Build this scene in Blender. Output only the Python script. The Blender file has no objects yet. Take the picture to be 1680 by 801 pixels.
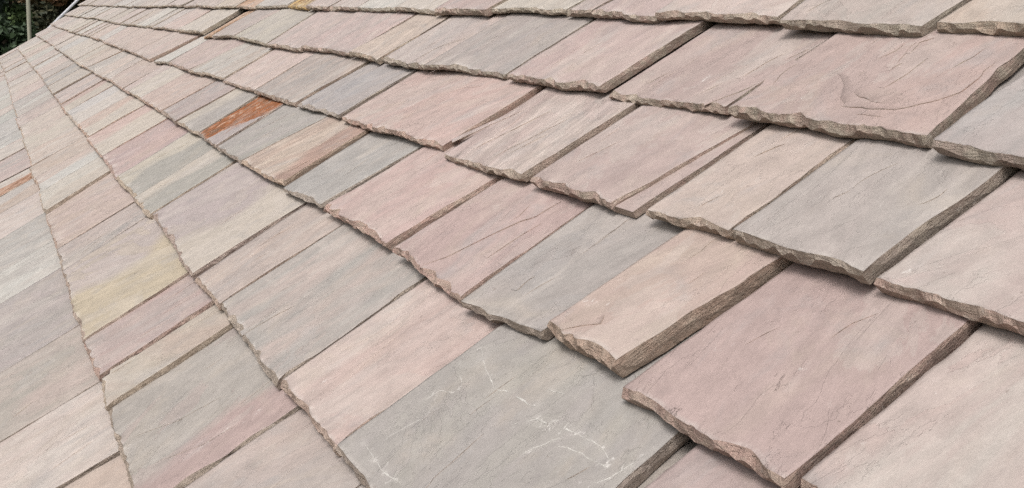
import bpy, math, random
import numpy as np

# ---------------------------------------------------------------- scene, camera, light
scene = bpy.context.scene
PITCH = math.radians(36.0)                  # pitch of the roof
BASE = np.array([0.0, 0.0, 5.0])            # a point of the roof's mean surface, straight under the camera along its normal
AX_U = np.array([1.0, 0.0, 0.0])            # along the courses
AX_V = np.array([0.0, math.cos(PITCH), math.sin(PITCH)])   # up the slope
AX_N = np.array([0.0, -math.sin(PITCH), math.cos(PITCH)])  # out of the roof
H0 = 0.060                                  # height of the butts above the boarding


def world(u, v, w):
    return BASE + AX_U * u + AX_V * v + AX_N * (w - H0)


CAM_ROWS = [[0.462118, 0.757717, -0.460773], [0.209902, -0.598272, -0.773312], [-0.861619, 0.260644, -0.435519]]
right, down, fwd = [AX_U * r[0] + AX_V * r[1] + AX_N * r[2] for r in CAM_ROWS]
cam_data = bpy.data.cameras.new("camera")
cam = bpy.data.objects.new("camera", cam_data)
scene.collection.objects.link(cam)
cam_pos = BASE + AX_N * 0.6
from mathutils import Matrix
M = Matrix.Identity(4)
for i in range(3):
    M[i][0], M[i][1], M[i][2], M[i][3] = right[i], -down[i], -fwd[i], cam_pos[i]
cam.matrix_world = M
cam_data.sensor_width = 36.0
cam_data.lens = 34.977
cam_data.clip_start = 0.02
cam_data.clip_end = 1000.0
cam_data.dof.use_dof = False
scene.camera = cam

SUN_ELEV, SUN_ROT = math.radians(56), math.radians(146)     # overcast: high, broad light
w = bpy.data.worlds.new("World")
scene.world = w
w.use_nodes = True
nt = w.node_tree
bg = nt.nodes["Background"]
sky = nt.nodes.new("ShaderNodeTexSky")
sky.sky_type = 'NISHITA'
sky.sun_disc = False
sky.sun_elevation = SUN_ELEV
sky.sun_rotation = SUN_ROT
sky.air_density = 1.0
sky.dust_density = 6.0
sky.ozone_density = 1.0
hs = nt.nodes.new("ShaderNodeHueSaturation")
hs.inputs["Saturation"].default_value = 0.12               # cloud cover greys the blue
nt.links.new(sky.outputs[0], hs.inputs["Color"])
nt.links.new(hs.outputs[0], bg.inputs["Color"])
bg.inputs["Strength"].default_value = 0.12
sd = bpy.data.lights.new("sun", 'SUN')
sd.energy = 1.2
sd.angle = math.radians(24)
sd.color = (1.0, 0.968, 0.945)
sun = bpy.data.objects.new("sun", sd)
scene.collection.objects.link(sun)
sdir = Matrix.Rotation(0, 3, 'Z')
from mathutils import Vector
sv = Vector((math.sin(SUN_ROT) * math.cos(SUN_ELEV), math.cos(SUN_ROT) * math.cos(SUN_ELEV), math.sin(SUN_ELEV)))
sun.rotation_euler = sv.to_track_quat('Z', 'Y').to_euler()
sun.location = (0, 0, 30)

scene.view_settings.view_transform = 'Standard'
scene.view_settings.look = 'None'
scene.view_settings.exposure = 0.32
scene.view_settings.gamma = 1.0
scene.view_settings.use_curve_mapping = False
scene.cycles.max_bounces = 5
scene.cycles.use_adaptive_sampling = False
scene.cycles.filter_width = 1.5
w.cycles.sampling_method = 'AUTOMATIC'
scene.cycles.use_denoising = False

# ---------------------------------------------------------------- tables (metres on the roof surface)
# course, u left, u right, v left, v right, skew left, skew right, thickness, height, length, tints, extras
SLATES = [
(0,-9.6715,-9.2239,-0.4802,-0.4802,0.0,-0.024,0.0153,0.0583,0.516,'WL',{}),
(0,-9.2199,-8.8145,-0.4791,-0.4791,-0.024,-0.046,0.0153,0.0583,0.516,'WL',{}),
(0,-8.8105,-8.234,-0.4804,-0.4804,-0.046,-0.078,0.0153,0.0583,0.516,'WL',{}),
(0,-8.23,-7.8819,-0.4792,-0.4792,-0.078,-0.097,0.0153,0.0583,0.516,'WL',{}),
(0,-7.8779,-7.3188,-0.4766,-0.4766,-0.097,-0.127,0.0153,0.0583,0.516,'WL',{}),
(0,-7.3232,-6.858,-0.475,-0.475,-0.127,-0.35,0.0146,0.0576,0.516,'PL',{}),
(0,-6.8307,-6.4813,-0.4736,-0.4736,-0.35,-0.257,0.0166,0.0596,0.516,'WB',{}),
(0,-6.4773,-5.8715,-0.478,-0.478,-0.257,-0.095,0.0166,0.0596,0.516,'WB',{}),
(0,-5.8675,-5.4986,-0.4766,-0.4766,-0.095,0.004,0.0166,0.0596,0.516,'WB',{}),
(0,-5.5158,-5.0995,-0.4708,-0.4708,0.004,0.024,0.0143,0.0573,0.516,'LP',{}),
(0,-5.0955,-4.5127,-0.4752,-0.4752,0.024,0.053,0.0143,0.0573,0.516,'PB',{}),
(0,-4.4949,-4.1915,-0.4793,-0.4793,0.053,-0.041,0.0161,0.0591,0.516,'LA',{'split':0.45}),
(0,-4.1875,-3.8289,-0.4778,-0.4778,-0.041,-0.153,0.0161,0.0591,0.516,'LT',{'split':0.45}),
(0,-3.8293,-3.4062,-0.475,-0.475,-0.153,-0.226,0.0155,0.0585,0.516,'LP',{}),
(0,-3.4094,-3.0034,-0.4791,-0.4791,-0.226,-0.149,0.0142,0.0572,0.516,'WG',{}),
(0,-2.9994,-2.6965,-0.4696,-0.4696,-0.149,-0.091,0.0142,0.0572,0.516,'WG',{}),
(0,-2.6844,-2.1567,-0.475,-0.475,-0.091,-0.057,0.016,0.059,0.516,'VG',{}),
(0,-2.1595,-1.8414,-0.4792,-0.4792,-0.057,0.038,0.0141,0.0571,0.516,'GP',{}),
(0,-1.8374,-1.5272,-0.4719,-0.4719,0.038,0.131,0.0141,0.0571,0.516,'LP',{}),
(0,-1.5193,-1.2713,-0.475,-0.475,0.131,0.131,0.0157,0.0587,0.516,'TN',{}),
(0,-1.2673,-0.9955,-0.475,-0.475,0,0,0.016,0.0585,0.516,'PL',{}),
(0,-0.9915,-0.672,-0.475,-0.475,0,0,0.016,0.0585,0.516,'VP',{}),
(0,-0.668,-0.3698,-0.475,-0.475,0,0,0.016,0.0585,0.516,'PM',{}),
(0,-0.3658,-0.0871,-0.475,-0.475,0,0,0.016,0.0585,0.516,'PM',{}),
(0,-0.0831,0.2168,-0.475,-0.475,0,0,0.016,0.0585,0.516,'TC',{}),
(0,0.2208,0.4964,-0.475,-0.475,0,0,0.016,0.0585,0.516,'PM',{}),
(1,-13.1499,-12.6197,-0.2349,-0.2294,-0.6,-0.548,0.0143,0.0608,0.527,'LP',{}),
(1,-12.6157,-12.0737,-0.2295,-0.2238,-0.548,-0.494,0.0143,0.0608,0.527,'VL',{}),
(1,-12.0697,-11.5735,-0.2178,-0.2126,-0.494,-0.444,0.0143,0.0608,0.527,'CL',{}),
(1,-11.5695,-11.1922,-0.218,-0.214,-0.444,-0.407,0.0143,0.0608,0.527,'VL',{}),
(1,-11.1882,-10.6152,-0.2091,-0.2031,-0.407,-0.35,0.0143,0.0608,0.527,'LP',{}),
(1,-10.6835,-10.1647,-0.2015,-0.2049,-0.35,-0.07,0.0144,0.0568,0.527,'LG',{}),
(1,-10.1607,-9.8282,-0.2152,-0.2174,-0.07,0.111,0.0144,0.0568,0.527,'CL',{}),
(1,-9.8242,-9.3824,-0.2127,-0.2156,0.111,0.35,0.0144,0.0568,0.527,'LG',{}),
(1,-9.3517,-8.8577,-0.2149,-0.2186,0.35,0.025,0.0157,0.0584,0.527,'PL',{}),
(1,-8.8537,-8.2834,-0.2143,-0.2186,0.025,-0.35,0.0157,0.0584,0.527,'LG',{}),
(1,-8.2529,-7.6618,-0.2201,-0.2244,-0.35,-0.319,0.0173,0.0603,0.527,'CL',{}),
(1,-7.6578,-7.0559,-0.2222,-0.2265,-0.319,-0.288,0.0173,0.0603,0.527,'PL',{}),
(1,-7.0732,-6.7137,-0.2287,-0.2306,-0.288,-0.287,0.0145,0.0585,0.527,'VW',{}),
(1,-6.7097,-6.2282,-0.2284,-0.2309,-0.287,-0.285,0.0145,0.0585,0.527,'VW',{}),
(1,-6.2242,-5.7707,-0.2376,-0.2399,-0.285,-0.283,0.0145,0.0585,0.527,'PV',{}),
(1,-5.7623,-5.1979,-0.232,-0.2303,-0.283,-0.194,0.0149,0.059,0.527,'CP',{}),
(1,-5.1939,-4.762,-0.2371,-0.2358,-0.194,-0.126,0.0149,0.059,0.527,'CP',{}),
(1,-4.7471,-4.3116,-0.2314,-0.2338,-0.122,-0.112,0.0165,0.0604,0.527,'TL',{}),
(1,-4.3076,-4.0159,-0.2409,-0.2426,-0.112,-0.105,0.0165,0.0604,0.527,'TL',{}),
(1,-4.0026,-3.7176,-0.2327,-0.2339,-0.106,-0.192,0.0178,0.0618,0.527,'PW',{'split':0.55}),
(1,-3.7136,-3.3245,-0.2374,-0.2391,-0.192,-0.31,0.0178,0.0618,0.527,'LC',{'split':0.55}),
(1,-3.3336,-2.8178,-0.2414,-0.2398,-0.31,-0.084,0.0163,0.0594,0.527,'PT',{}),
(1,-2.813,-2.574,-0.2398,-0.2413,-0.084,-0.175,0.0156,0.0596,0.527,'GP',{}),
(1,-2.5598,-2.0035,-0.2403,-0.243,-0.175,-0.084,0.0179,0.0619,0.527,'VY',{'split':0.45,'lab':1}),
(1,-2.0152,-1.7851,-0.2449,-0.2369,-0.084,-0.051,0.0142,0.0573,0.527,'MV',{}),
(1,-1.772,-1.6155,-0.2357,-0.2378,-0.05,-0.042,0.0174,0.0603,0.527,'CT',{}),
(1,-1.6151,-1.2499,-0.2383,-0.2435,-0.042,0.017,0.0152,0.059,0.527,'GM',{'split':0.75}),
(1,-1.2356,-0.9856,-0.2406,-0.2406,-0.015,-0.015,0.0146,0.0611,0.527,'VP',{}),
(1,-0.9816,-0.6741,-0.2406,-0.2406,0,0,0.016,0.0585,0.527,'GP',{}),
(1,-0.6701,-0.3552,-0.2406,-0.2406,0,0,0.016,0.0585,0.527,'VP',{}),
(1,-0.3512,-0.0965,-0.2406,-0.2406,0,0,0.016,0.0585,0.527,'TC',{}),
(1,-0.0925,0.1592,-0.2406,-0.2406,0,0,0.016,0.0585,0.527,'PL',{}),
(1,0.1632,0.4951,-0.2406,-0.2406,0,0,0.016,0.0585,0.527,'PL',{}),
(2,-12.9178,-12.4124,0.0251,0.0231,-0.6,-0.36,0.0145,0.0587,0.537,'LP',{}),
(2,-12.4084,-11.821,0.013,0.0107,-0.36,-0.08,0.0145,0.0587,0.537,'LW',{}),
(2,-11.817,-11.4298,0.0164,0.0148,-0.08,0.106,0.0145,0.0587,0.537,'LP',{}),
(2,-11.4258,-10.9116,0.0119,0.0099,0.106,0.35,0.0145,0.0587,0.537,'CL',{}),
(2,-10.9193,-10.4674,0.0177,0.0169,0.35,0.125,0.0152,0.0589,0.537,'PC',{}),
(2,-10.4634,-10.0564,0.0115,0.0107,0.125,-0.079,0.0152,0.0589,0.537,'PC',{}),
(2,-10.0524,-9.5074,0.0102,0.0092,-0.079,-0.35,0.0152,0.0589,0.537,'WL',{}),
(2,-9.4505,-8.8381,0.0101,0.0106,-0.35,-0.35,0.0173,0.0614,0.537,'LP',{}),
(2,-8.8341,-8.4126,0.0107,0.011,-0.35,-0.35,0.0173,0.0614,0.537,'WL',{}),
(2,-8.4347,-7.8012,0.0142,0.0109,-0.35,-0.35,0.0147,0.0596,0.537,'PL',{}),
(2,-7.7972,-7.3428,0.0111,0.0088,-0.35,-0.35,0.0147,0.0596,0.537,'VL',{}),
(2,-7.3143,-6.8301,0.0079,0.0056,-0.35,-0.337,0.0163,0.0616,0.537,'BC',{}),
(2,-6.8261,-6.1868,0.0051,0.0022,-0.337,-0.319,0.0163,0.0616,0.537,'CL',{}),
(2,-6.1828,-5.6101,0.0034,0.0008,-0.319,-0.303,0.0163,0.0616,0.537,'PB',{}),
(2,-5.6018,-5.1889,-0.0053,-0.005,-0.303,-0.264,0.0166,0.062,0.537,'SC',{'split':0.4}),
(2,-5.1849,-4.5867,-0.0029,-0.0025,-0.264,-0.208,0.0166,0.062,0.537,'WL',{'split':0.4}),
(2,-4.5827,-4.1536,0.0028,0.0031,-0.208,-0.167,0.0166,0.062,0.537,'SC',{'split':0.4}),
(2,-4.1496,-3.5942,-0.0037,-0.0033,-0.167,-0.115,0.0166,0.062,0.537,'SC',{'split':0.4}),
(2,-3.5952,-3.1804,-0.0012,-0.0081,-0.115,-0.227,0.0155,0.0612,0.537,'MS',{}),
(2,-3.1741,-2.7946,-0.0069,-0.0,-0.227,-0.185,0.0162,0.0616,0.537,'CH',{'split':0.42}),
(2,-2.7906,-2.5426,-0.004,0.0005,-0.185,-0.158,0.0162,0.0616,0.537,'CH',{'split':0.42}),
(2,-2.5026,-1.9407,0.0086,-0.0064,-0.162,-0.083,0.0143,0.0594,0.537,'VC',{'split':0.6}),
(2,-1.9218,-1.7042,-0.0065,-0.002,-0.118,-0.032,0.0142,0.0592,0.537,'PV',{}),
(2,-1.6986,-1.3161,-0.002,-0.0063,-0.032,-0.065,0.0148,0.0598,0.537,'GP',{}),
(2,-1.294,-1.0633,-0.0001,0.0005,-0.061,-0.024,0.0167,0.0609,0.537,'PS',{}),
(2,-1.0546,-0.6839,0.001,-0.0007,-0.024,-0.073,0.017,0.0612,0.537,'HH',{'fleck':1}),
(2,-0.6677,-0.4177,0.0002,0.0002,-0.022,-0.022,0.0153,0.0618,0.537,'MP',{}),
(2,-0.4137,-0.1167,0.0002,0.0002,0,0,0.016,0.0585,0.537,'GP',{}),
(2,-0.1127,0.1842,0.0002,0.0002,0,0,0.016,0.0585,0.537,'PM',{}),
(2,0.1882,0.5081,0.0002,0.0002,0,0,0.016,0.0585,0.537,'VP',{}),
(3,-13.0884,-12.717,0.2725,0.27,-0.6,-0.451,0.0163,0.0597,0.484,'LP',{}),
(3,-12.713,-12.4588,0.2647,0.263,-0.451,-0.348,0.0163,0.0597,0.484,'LP',{}),
(3,-12.4668,-11.9838,0.2659,0.2675,-0.348,-0.349,0.0158,0.0593,0.484,'PG',{}),
(3,-11.9798,-11.4857,0.2675,0.2692,-0.349,-0.349,0.0158,0.0593,0.484,'LW',{}),
(3,-11.4817,-10.9991,0.263,0.2646,-0.349,-0.35,0.0158,0.0593,0.484,'VL',{}),
(3,-10.9951,-10.4529,0.2672,0.269,-0.35,-0.35,0.0158,0.0593,0.484,'PV',{}),
(3,-10.4691,-10.0889,0.2668,0.2616,-0.35,-0.349,0.0152,0.0588,0.484,'PL',{}),
(3,-10.0849,-9.6116,0.2713,0.2648,-0.349,-0.348,0.0152,0.0588,0.484,'LT',{}),
(3,-9.5405,-9.0214,0.2535,0.2511,-0.35,-0.35,0.0172,0.0623,0.484,'LC',{}),
(3,-9.0174,-8.4545,0.254,0.2514,-0.35,-0.35,0.0172,0.0623,0.484,'WL',{}),
(3,-8.4505,-7.7883,0.2504,0.2473,-0.35,-0.35,0.0172,0.0623,0.484,'CL',{}),
(3,-7.7843,-7.2805,0.2475,0.2452,-0.35,-0.35,0.0172,0.0623,0.484,'LP',{}),
(3,-7.2765,-6.8127,0.2413,0.2392,-0.35,-0.35,0.0172,0.0623,0.484,'LT',{}),
(3,-6.8115,-6.4672,0.2451,0.2471,-0.35,0.35,0.0168,0.0615,0.484,'PL',{}),
(3,-6.4845,-6.078,0.2494,0.2525,0.35,0.026,0.015,0.0595,0.484,'LG',{}),
(3,-6.074,-5.6022,0.2463,0.2499,0.026,-0.35,0.015,0.0595,0.484,'PL',{}),
(3,-5.5875,-5.3853,0.2541,0.2565,-0.35,-0.35,0.0163,0.0607,0.484,'LP',{}),
(3,-5.3825,-4.7861,0.2566,0.2512,-0.35,-0.35,0.0161,0.0605,0.484,'PN',{}),
(3,-4.7703,-4.5824,0.2506,0.2533,-0.35,-0.262,0.0175,0.062,0.484,'PL',{}),
(3,-4.5839,-4.285,0.2536,0.2566,-0.262,-0.052,0.0169,0.0613,0.484,'CL',{}),
(3,-4.294,-3.7377,0.2574,0.2556,-0.052,-0.095,0.0152,0.0595,0.484,'TP',{}),
(3,-3.7155,-3.4002,0.2543,0.2516,-0.097,0.009,0.0179,0.0624,0.484,'VM',{}),
(3,-3.4175,-3.0534,0.2532,0.2565,0.009,-0.251,0.0145,0.0587,0.484,'CG',{'split':0.45}),
(3,-3.0433,-2.7555,0.256,0.2534,-0.22,-0.22,0.0157,0.0599,0.484,'VT',{'rust':1,'lab':1}),
(3,-2.7446,-2.4648,0.2528,0.2494,-0.22,0.22,0.017,0.0614,0.484,'GH',{}),
(3,-2.4749,-2.1021,0.2508,0.2566,0.22,-0.062,0.0146,0.0579,0.484,'TE',{'split':0.7,'streak':1}),
(3,-2.0818,-1.8244,0.2539,0.2609,-0.13,0.044,0.011,0.0542,0.484,'BG',{}),
(3,-1.7916,-1.4703,0.2571,0.2621,0.015,0.081,0.017,0.0601,0.484,'SP',{}),
(3,-1.4233,-1.1684,0.2588,0.2471,-0.022,-0.041,0.015,0.0593,0.484,'MP',{}),
(3,-1.1502,-0.9636,0.2429,0.264,-0.06,0.03,0.017,0.0614,0.484,'GV',{}),
(3,-0.9562,-0.8152,0.2702,0.2709,0.03,0.121,0.025,0.0687,0.484,'NS',{'lab':1}),
(3,-0.7879,-0.5486,0.2537,0.2584,0.016,-0.011,0.018,0.0623,0.484,'MM',{}),
(3,-0.5425,-0.2925,0.269,0.269,-0.011,-0.0,0.018,0.0615,0.484,'PL',{}),
(3,-0.2885,0.0577,0.269,0.269,0,0,0.016,0.0585,0.484,'PM',{}),
(3,0.0617,0.4143,0.269,0.269,0,0,0.016,0.0585,0.484,'PL',{}),
(3,0.4183,0.6644,0.269,0.269,0,0,0.016,0.0585,0.484,'VP',{}),
(4,-13.2844,-12.8987,0.4796,0.4776,-0.6,-0.55,0.0168,0.0599,0.462,'LP',{}),
(4,-12.8947,-12.2543,0.4859,0.4826,-0.55,-0.467,0.0168,0.0599,0.462,'PV',{}),
(4,-12.2503,-11.8768,0.4746,0.4727,-0.467,-0.419,0.0168,0.0599,0.462,'LP',{}),
(4,-11.8728,-11.3395,0.4768,0.4741,-0.419,-0.35,0.0168,0.0599,0.462,'LG',{}),
(4,-11.3489,-10.9451,0.4783,0.4801,-0.35,-0.35,0.0164,0.0595,0.462,'CL',{}),
(4,-10.9411,-10.5152,0.4812,0.4831,-0.35,-0.35,0.0164,0.0595,0.462,'CL',{}),
(4,-10.5112,-10.0313,0.4726,0.4747,-0.35,-0.35,0.0164,0.0595,0.462,'CL',{}),
(4,-10.0279,-9.6446,0.4776,0.4772,-0.35,-0.35,0.0163,0.0597,0.462,'LP',{}),
(4,-9.6406,-9.087,0.4748,0.4741,-0.35,-0.35,0.0163,0.0597,0.462,'LW',{}),
(4,-9.0937,-8.7181,0.4793,0.4843,-0.35,-0.35,0.0158,0.059,0.462,'LP',{}),
(4,-8.7141,-8.4424,0.4855,0.4891,-0.35,-0.35,0.0158,0.059,0.462,'LP',{}),
(4,-8.41,-7.8111,0.4823,0.4791,-0.35,-0.35,0.0174,0.0606,0.462,'PL',{}),
(4,-7.8071,-7.4518,0.4888,0.4869,-0.35,-0.35,0.0174,0.0606,0.462,'LW',{}),
(4,-7.4478,-6.8922,0.4762,0.4732,-0.35,-0.35,0.0174,0.0606,0.462,'PN',{}),
(4,-6.8761,-6.3889,0.4754,0.4708,-0.35,-0.181,0.0178,0.061,0.462,'PN',{}),
(4,-6.3849,-5.7986,0.4725,0.4669,-0.181,0.024,0.0178,0.061,0.462,'PN',{}),
(4,-5.7946,-5.1869,0.4657,0.46,0.024,0.235,0.0178,0.061,0.462,'PN',{}),
(4,-5.0372,-4.7081,0.4557,0.4769,-0.007,-0.35,0.0159,0.0602,0.462,'WL',{}),
(4,-4.7043,-4.1944,0.477,0.4729,-0.35,0.35,0.0167,0.0602,0.462,'PN',{}),
(4,-4.2058,-3.9587,0.4717,0.4743,0.35,0.075,0.0142,0.058,0.462,'NW',{}),
(4,-3.9547,-3.5735,0.4801,0.4842,0.075,-0.348,0.0142,0.058,0.462,'NW',{}),
(4,-3.5558,-3.1075,0.4758,0.4776,-0.347,-0.173,0.0168,0.0603,0.462,'PN',{}),
(4,-3.1035,-2.6749,0.4766,0.4784,-0.173,-0.006,0.0168,0.0603,0.462,'PB',{}),
(4,-2.649,-2.3107,0.4762,0.4861,-0.012,-0.019,0.011,0.0539,0.462,'BV',{}),
(4,-2.2742,-1.692,0.4817,0.4865,-0.096,-0.021,0.015,0.0578,0.462,'SP',{}),
(4,-1.6428,-1.3472,0.4701,0.4722,-0.093,0.0,0.0173,0.0607,0.462,'PM',{'streak':1}),
(4,-1.3224,-1.0942,0.475,0.4821,-0.03,0.138,0.019,0.0621,0.462,'MP',{'ledge':[-1.0555,0.4827,0.025,0.007]}),
(4,-1.016,-0.864,0.4797,0.4887,-0.039,-0.02,0.017,0.0684,0.462,'NP',{}),
(4,-0.8562,-0.657,0.4874,0.485,-0.02,0.029,0.021,0.0722,0.462,'GV',{}),
(4,-0.651,-0.401,0.4877,0.4877,0.029,0.046,0.019,0.0628,0.462,'PL',{}),
(4,-0.397,-0.0627,0.4877,0.4877,0,0,0.016,0.0585,0.462,'GP',{}),
(4,-0.0587,0.2561,0.4877,0.4877,0,0,0.016,0.0585,0.462,'TC',{}),
(4,0.2601,0.5962,0.4877,0.4877,0,0,0.016,0.0585,0.462,'GP',{}),
(5,-13.5531,-12.8758,0.6929,0.6924,-0.6,-0.499,0.0158,0.0586,0.494,'LP',{}),
(5,-12.8718,-12.4771,0.6922,0.6919,-0.499,-0.44,0.0158,0.0586,0.494,'LP',{}),
(5,-12.4731,-11.8646,0.6971,0.6966,-0.44,-0.35,0.0158,0.0586,0.494,'LT',{}),
(5,-11.8898,-11.4596,0.6922,0.695,-0.35,-0.35,0.0147,0.0571,0.494,'LW',{}),
(5,-11.4556,-11.0199,0.7024,0.7052,-0.35,-0.35,0.0147,0.0571,0.494,'LW',{}),
(5,-11.0159,-10.6271,0.6983,0.7008,-0.35,-0.35,0.0147,0.0571,0.494,'LW',{}),
(5,-10.6231,-10.0856,0.7089,0.7124,-0.35,-0.35,0.0147,0.0571,0.494,'LW',{}),
(5,-10.1024,-9.4326,0.7118,0.7082,-0.35,-0.35,0.0145,0.0567,0.494,'LP',{}),
(5,-9.4286,-8.9471,0.703,0.7004,-0.35,-0.35,0.0145,0.0567,0.494,'LP',{}),
(5,-8.9255,-8.4541,0.7021,0.6903,-0.35,-0.35,0.0142,0.0574,0.494,'CL',{}),
(5,-8.4038,-7.9674,0.686,0.6866,-0.35,-0.35,0.0171,0.0608,0.494,'LP',{}),
(5,-7.9634,-7.4391,0.6864,0.6871,-0.35,-0.35,0.0171,0.0608,0.494,'LP',{}),
(5,-7.4662,-7.1498,0.6962,0.7017,-0.35,-0.35,0.0145,0.0577,0.494,'CP',{}),
(5,-7.1458,-6.7555,0.6941,0.7009,-0.35,-0.35,0.0145,0.0577,0.494,'WL',{}),
(5,-6.7521,-6.5067,0.7077,0.7097,-0.35,-0.24,0.015,0.0572,0.494,'LG',{}),
(5,-6.5027,-6.1298,0.7013,0.7044,-0.24,-0.074,0.015,0.0572,0.494,'LG',{}),
(5,-6.1215,-5.6449,0.7077,0.7099,-0.074,-0.35,0.0156,0.0576,0.494,'PS',{}),
(5,-5.6002,-4.9822,0.7047,0.7165,-0.35,-0.35,0.02,0.062,0.494,'CL',{}),
(5,-4.8611,-4.6913,0.6909,0.7004,-0.35,-0.288,0.013,0.0554,0.494,'OT',{}),
(5,-4.6702,-4.3041,0.6979,0.7184,-0.282,-0.033,0.0158,0.0577,0.494,'VP',{}),
(5,-4.2984,-3.7224,0.7181,0.7049,-0.033,-0.35,0.0162,0.0579,0.494,'CG',{}),
(5,-3.6821,-3.276,0.6997,0.7043,-0.35,-0.184,0.0175,0.0597,0.494,'PV',{}),
(5,-3.272,-2.8022,0.7112,0.7164,-0.184,0.008,0.0175,0.0597,0.494,'PV',{}),
(5,-2.7912,-2.5313,0.7163,0.7048,0.069,-0.117,0.017,0.0591,0.494,'TN',{}),
(5,-2.5043,-2.2158,0.705,0.7077,-0.105,0.016,0.0175,0.0588,0.494,'VP',{}),
(5,-2.2123,-1.8257,0.7097,0.7216,0.016,-0.004,0.0151,0.0561,0.494,'VG',{}),
(5,-1.8024,-1.4419,0.7157,0.7118,-0.024,-0.007,0.017,0.0587,0.494,'MP',{}),
(5,-1.4191,-1.1125,0.7076,0.7075,-0.006,0.001,0.0154,0.0586,0.494,'PM',{}),
(5,-1.0872,-0.7546,0.6939,0.6944,-0.032,-0.126,0.019,0.0702,0.494,'MS',{}),
(5,-0.7344,-0.4844,0.6817,0.6817,-0.01,-0.01,0.019,0.0716,0.494,'VB',{}),
(5,-0.4804,-0.2146,0.6817,0.6817,0,0,0.016,0.0585,0.494,'PL',{}),
(5,-0.2106,0.0363,0.6817,0.6817,0,0,0.016,0.0585,0.494,'PL',{}),
(5,0.0403,0.2936,0.6817,0.6817,0,0,0.016,0.0585,0.494,'TC',{}),
(5,0.2976,0.5386,0.6817,0.6817,0,0,0.016,0.0585,0.494,'PL',{}),
(6,-13.8313,-13.3043,0.9139,0.9128,-0.6,-0.524,0.0146,0.0572,0.494,'LP',{}),
(6,-13.3003,-12.6399,0.9208,0.9194,-0.524,-0.429,0.0146,0.0572,0.494,'NL',{}),
(6,-12.6359,-12.0909,0.9198,0.9187,-0.429,-0.35,0.0146,0.0572,0.494,'LT',{}),
(6,-12.0956,-11.6285,0.9191,0.9219,-0.35,-0.145,0.0147,0.0568,0.494,'PL',{}),
(6,-11.6245,-11.1955,0.9146,0.9172,-0.145,0.044,0.0147,0.0568,0.494,'PB',{}),
(6,-11.1904,-10.6593,0.9253,0.9259,0.044,-0.064,0.0149,0.0571,0.494,'LP',{}),
(6,-10.6553,-10.1913,0.921,0.9215,-0.064,-0.159,0.0149,0.0571,0.494,'PV',{}),
(6,-10.1873,-9.8341,0.918,0.9184,-0.159,-0.232,0.0149,0.0571,0.494,'WL',{}),
(6,-9.8301,-9.2495,0.9236,0.9242,-0.232,-0.35,0.0149,0.0571,0.494,'WL',{}),
(6,-9.2386,-8.8204,0.9169,0.9148,-0.35,-0.35,0.0149,0.058,0.494,'LW',{}),
(6,-8.8164,-8.4999,0.9253,0.9237,-0.35,-0.35,0.0149,0.058,0.494,'VL',{}),
(6,-8.4885,-8.0212,0.9149,0.9242,-0.35,-0.28,0.0159,0.0586,0.494,'LP',{}),
(6,-8.0172,-7.5849,0.9231,0.9317,-0.28,-0.214,0.0159,0.0586,0.494,'LP',{}),
(6,-7.5809,-7.1855,0.9314,0.9392,-0.214,-0.154,0.0159,0.0586,0.494,'LP',{}),
(6,-7.1774,-6.5806,0.9441,0.944,-0.154,0.135,0.0164,0.0576,0.494,'LP',{}),
(6,-6.5766,-6.134,0.9436,0.9435,0.135,0.35,0.0164,0.0576,0.494,'PV',{}),
(6,-6.1084,-5.5828,0.9398,0.9375,0.35,-0.35,0.0151,0.0597,0.494,'PV',{}),
(6,-5.5906,-5.0832,0.9395,0.9436,-0.35,-0.35,0.014,0.0584,0.494,'CT',{}),
(6,-5.0715,-4.7102,0.9421,0.9451,-0.35,-0.35,0.0157,0.0573,0.494,'TO',{}),
(6,-4.7239,-4.1885,0.9486,0.9577,-0.35,-0.35,0.0155,0.057,0.494,'LV',{}),
(6,-4.179,-3.8964,0.9564,0.9496,-0.35,-0.169,0.0163,0.0578,0.494,'QY',{'lab':1}),
(6,-3.8762,-3.6202,0.9456,0.948,-0.183,-0.028,0.0178,0.0603,0.494,'PV',{}),
(6,-3.6232,-3.2856,0.9498,0.9491,-0.028,-0.295,0.0168,0.0591,0.494,'PL',{}),
(6,-3.2856,-2.9474,0.9502,0.9501,-0.295,-0.026,0.0161,0.0584,0.494,'WL',{}),
(6,-2.941,-2.6353,0.9493,0.9464,-0.026,-0.22,0.0165,0.0589,0.494,'LC',{}),
(6,-2.6155,-2.2835,0.9407,0.9423,-0.22,0.2,0.02,0.0625,0.494,'PM',{}),
(6,-2.3054,-1.9367,0.953,0.9606,0.2,0.22,0.0142,0.0559,0.494,'LC',{}),
(6,-1.9243,-1.8124,0.9565,0.9509,0.22,0.22,0.0176,0.0585,0.494,'PV',{}),
(6,-1.8055,-1.5685,0.9493,0.9383,0.22,-0.082,0.0171,0.0595,0.494,'PM',{}),
(6,-1.5647,-1.2345,0.9419,0.9416,-0.082,-0.171,0.0175,0.06,0.494,'PL',{}),
(6,-1.2034,-0.9348,0.9186,0.9105,-0.22,0.06,0.019,0.0684,0.494,'VP',{}),
(6,-0.9224,-0.6724,0.9261,0.9261,0.044,0.044,0.019,0.0672,0.494,'TC',{}),
(6,-0.6684,-0.403,0.9261,0.9261,0,0,0.016,0.0585,0.494,'VP',{}),
(6,-0.399,-0.1626,0.9261,0.9261,0,0,0.016,0.0585,0.494,'PL',{}),
(6,-0.1586,0.1672,0.9261,0.9261,0,0,0.016,0.0585,0.494,'TC',{}),
(6,0.1712,0.5149,0.9261,0.9261,0,0,0.016,0.0585,0.494,'PL',{}),
(0,-10.2069,-9.679,-0.475,-0.475,0,0,0.016,0.0585,0.516,'PL',{}),
(0,-10.756,-10.2109,-0.475,-0.475,0,0,0.016,0.0585,0.516,'PB',{}),
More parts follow.
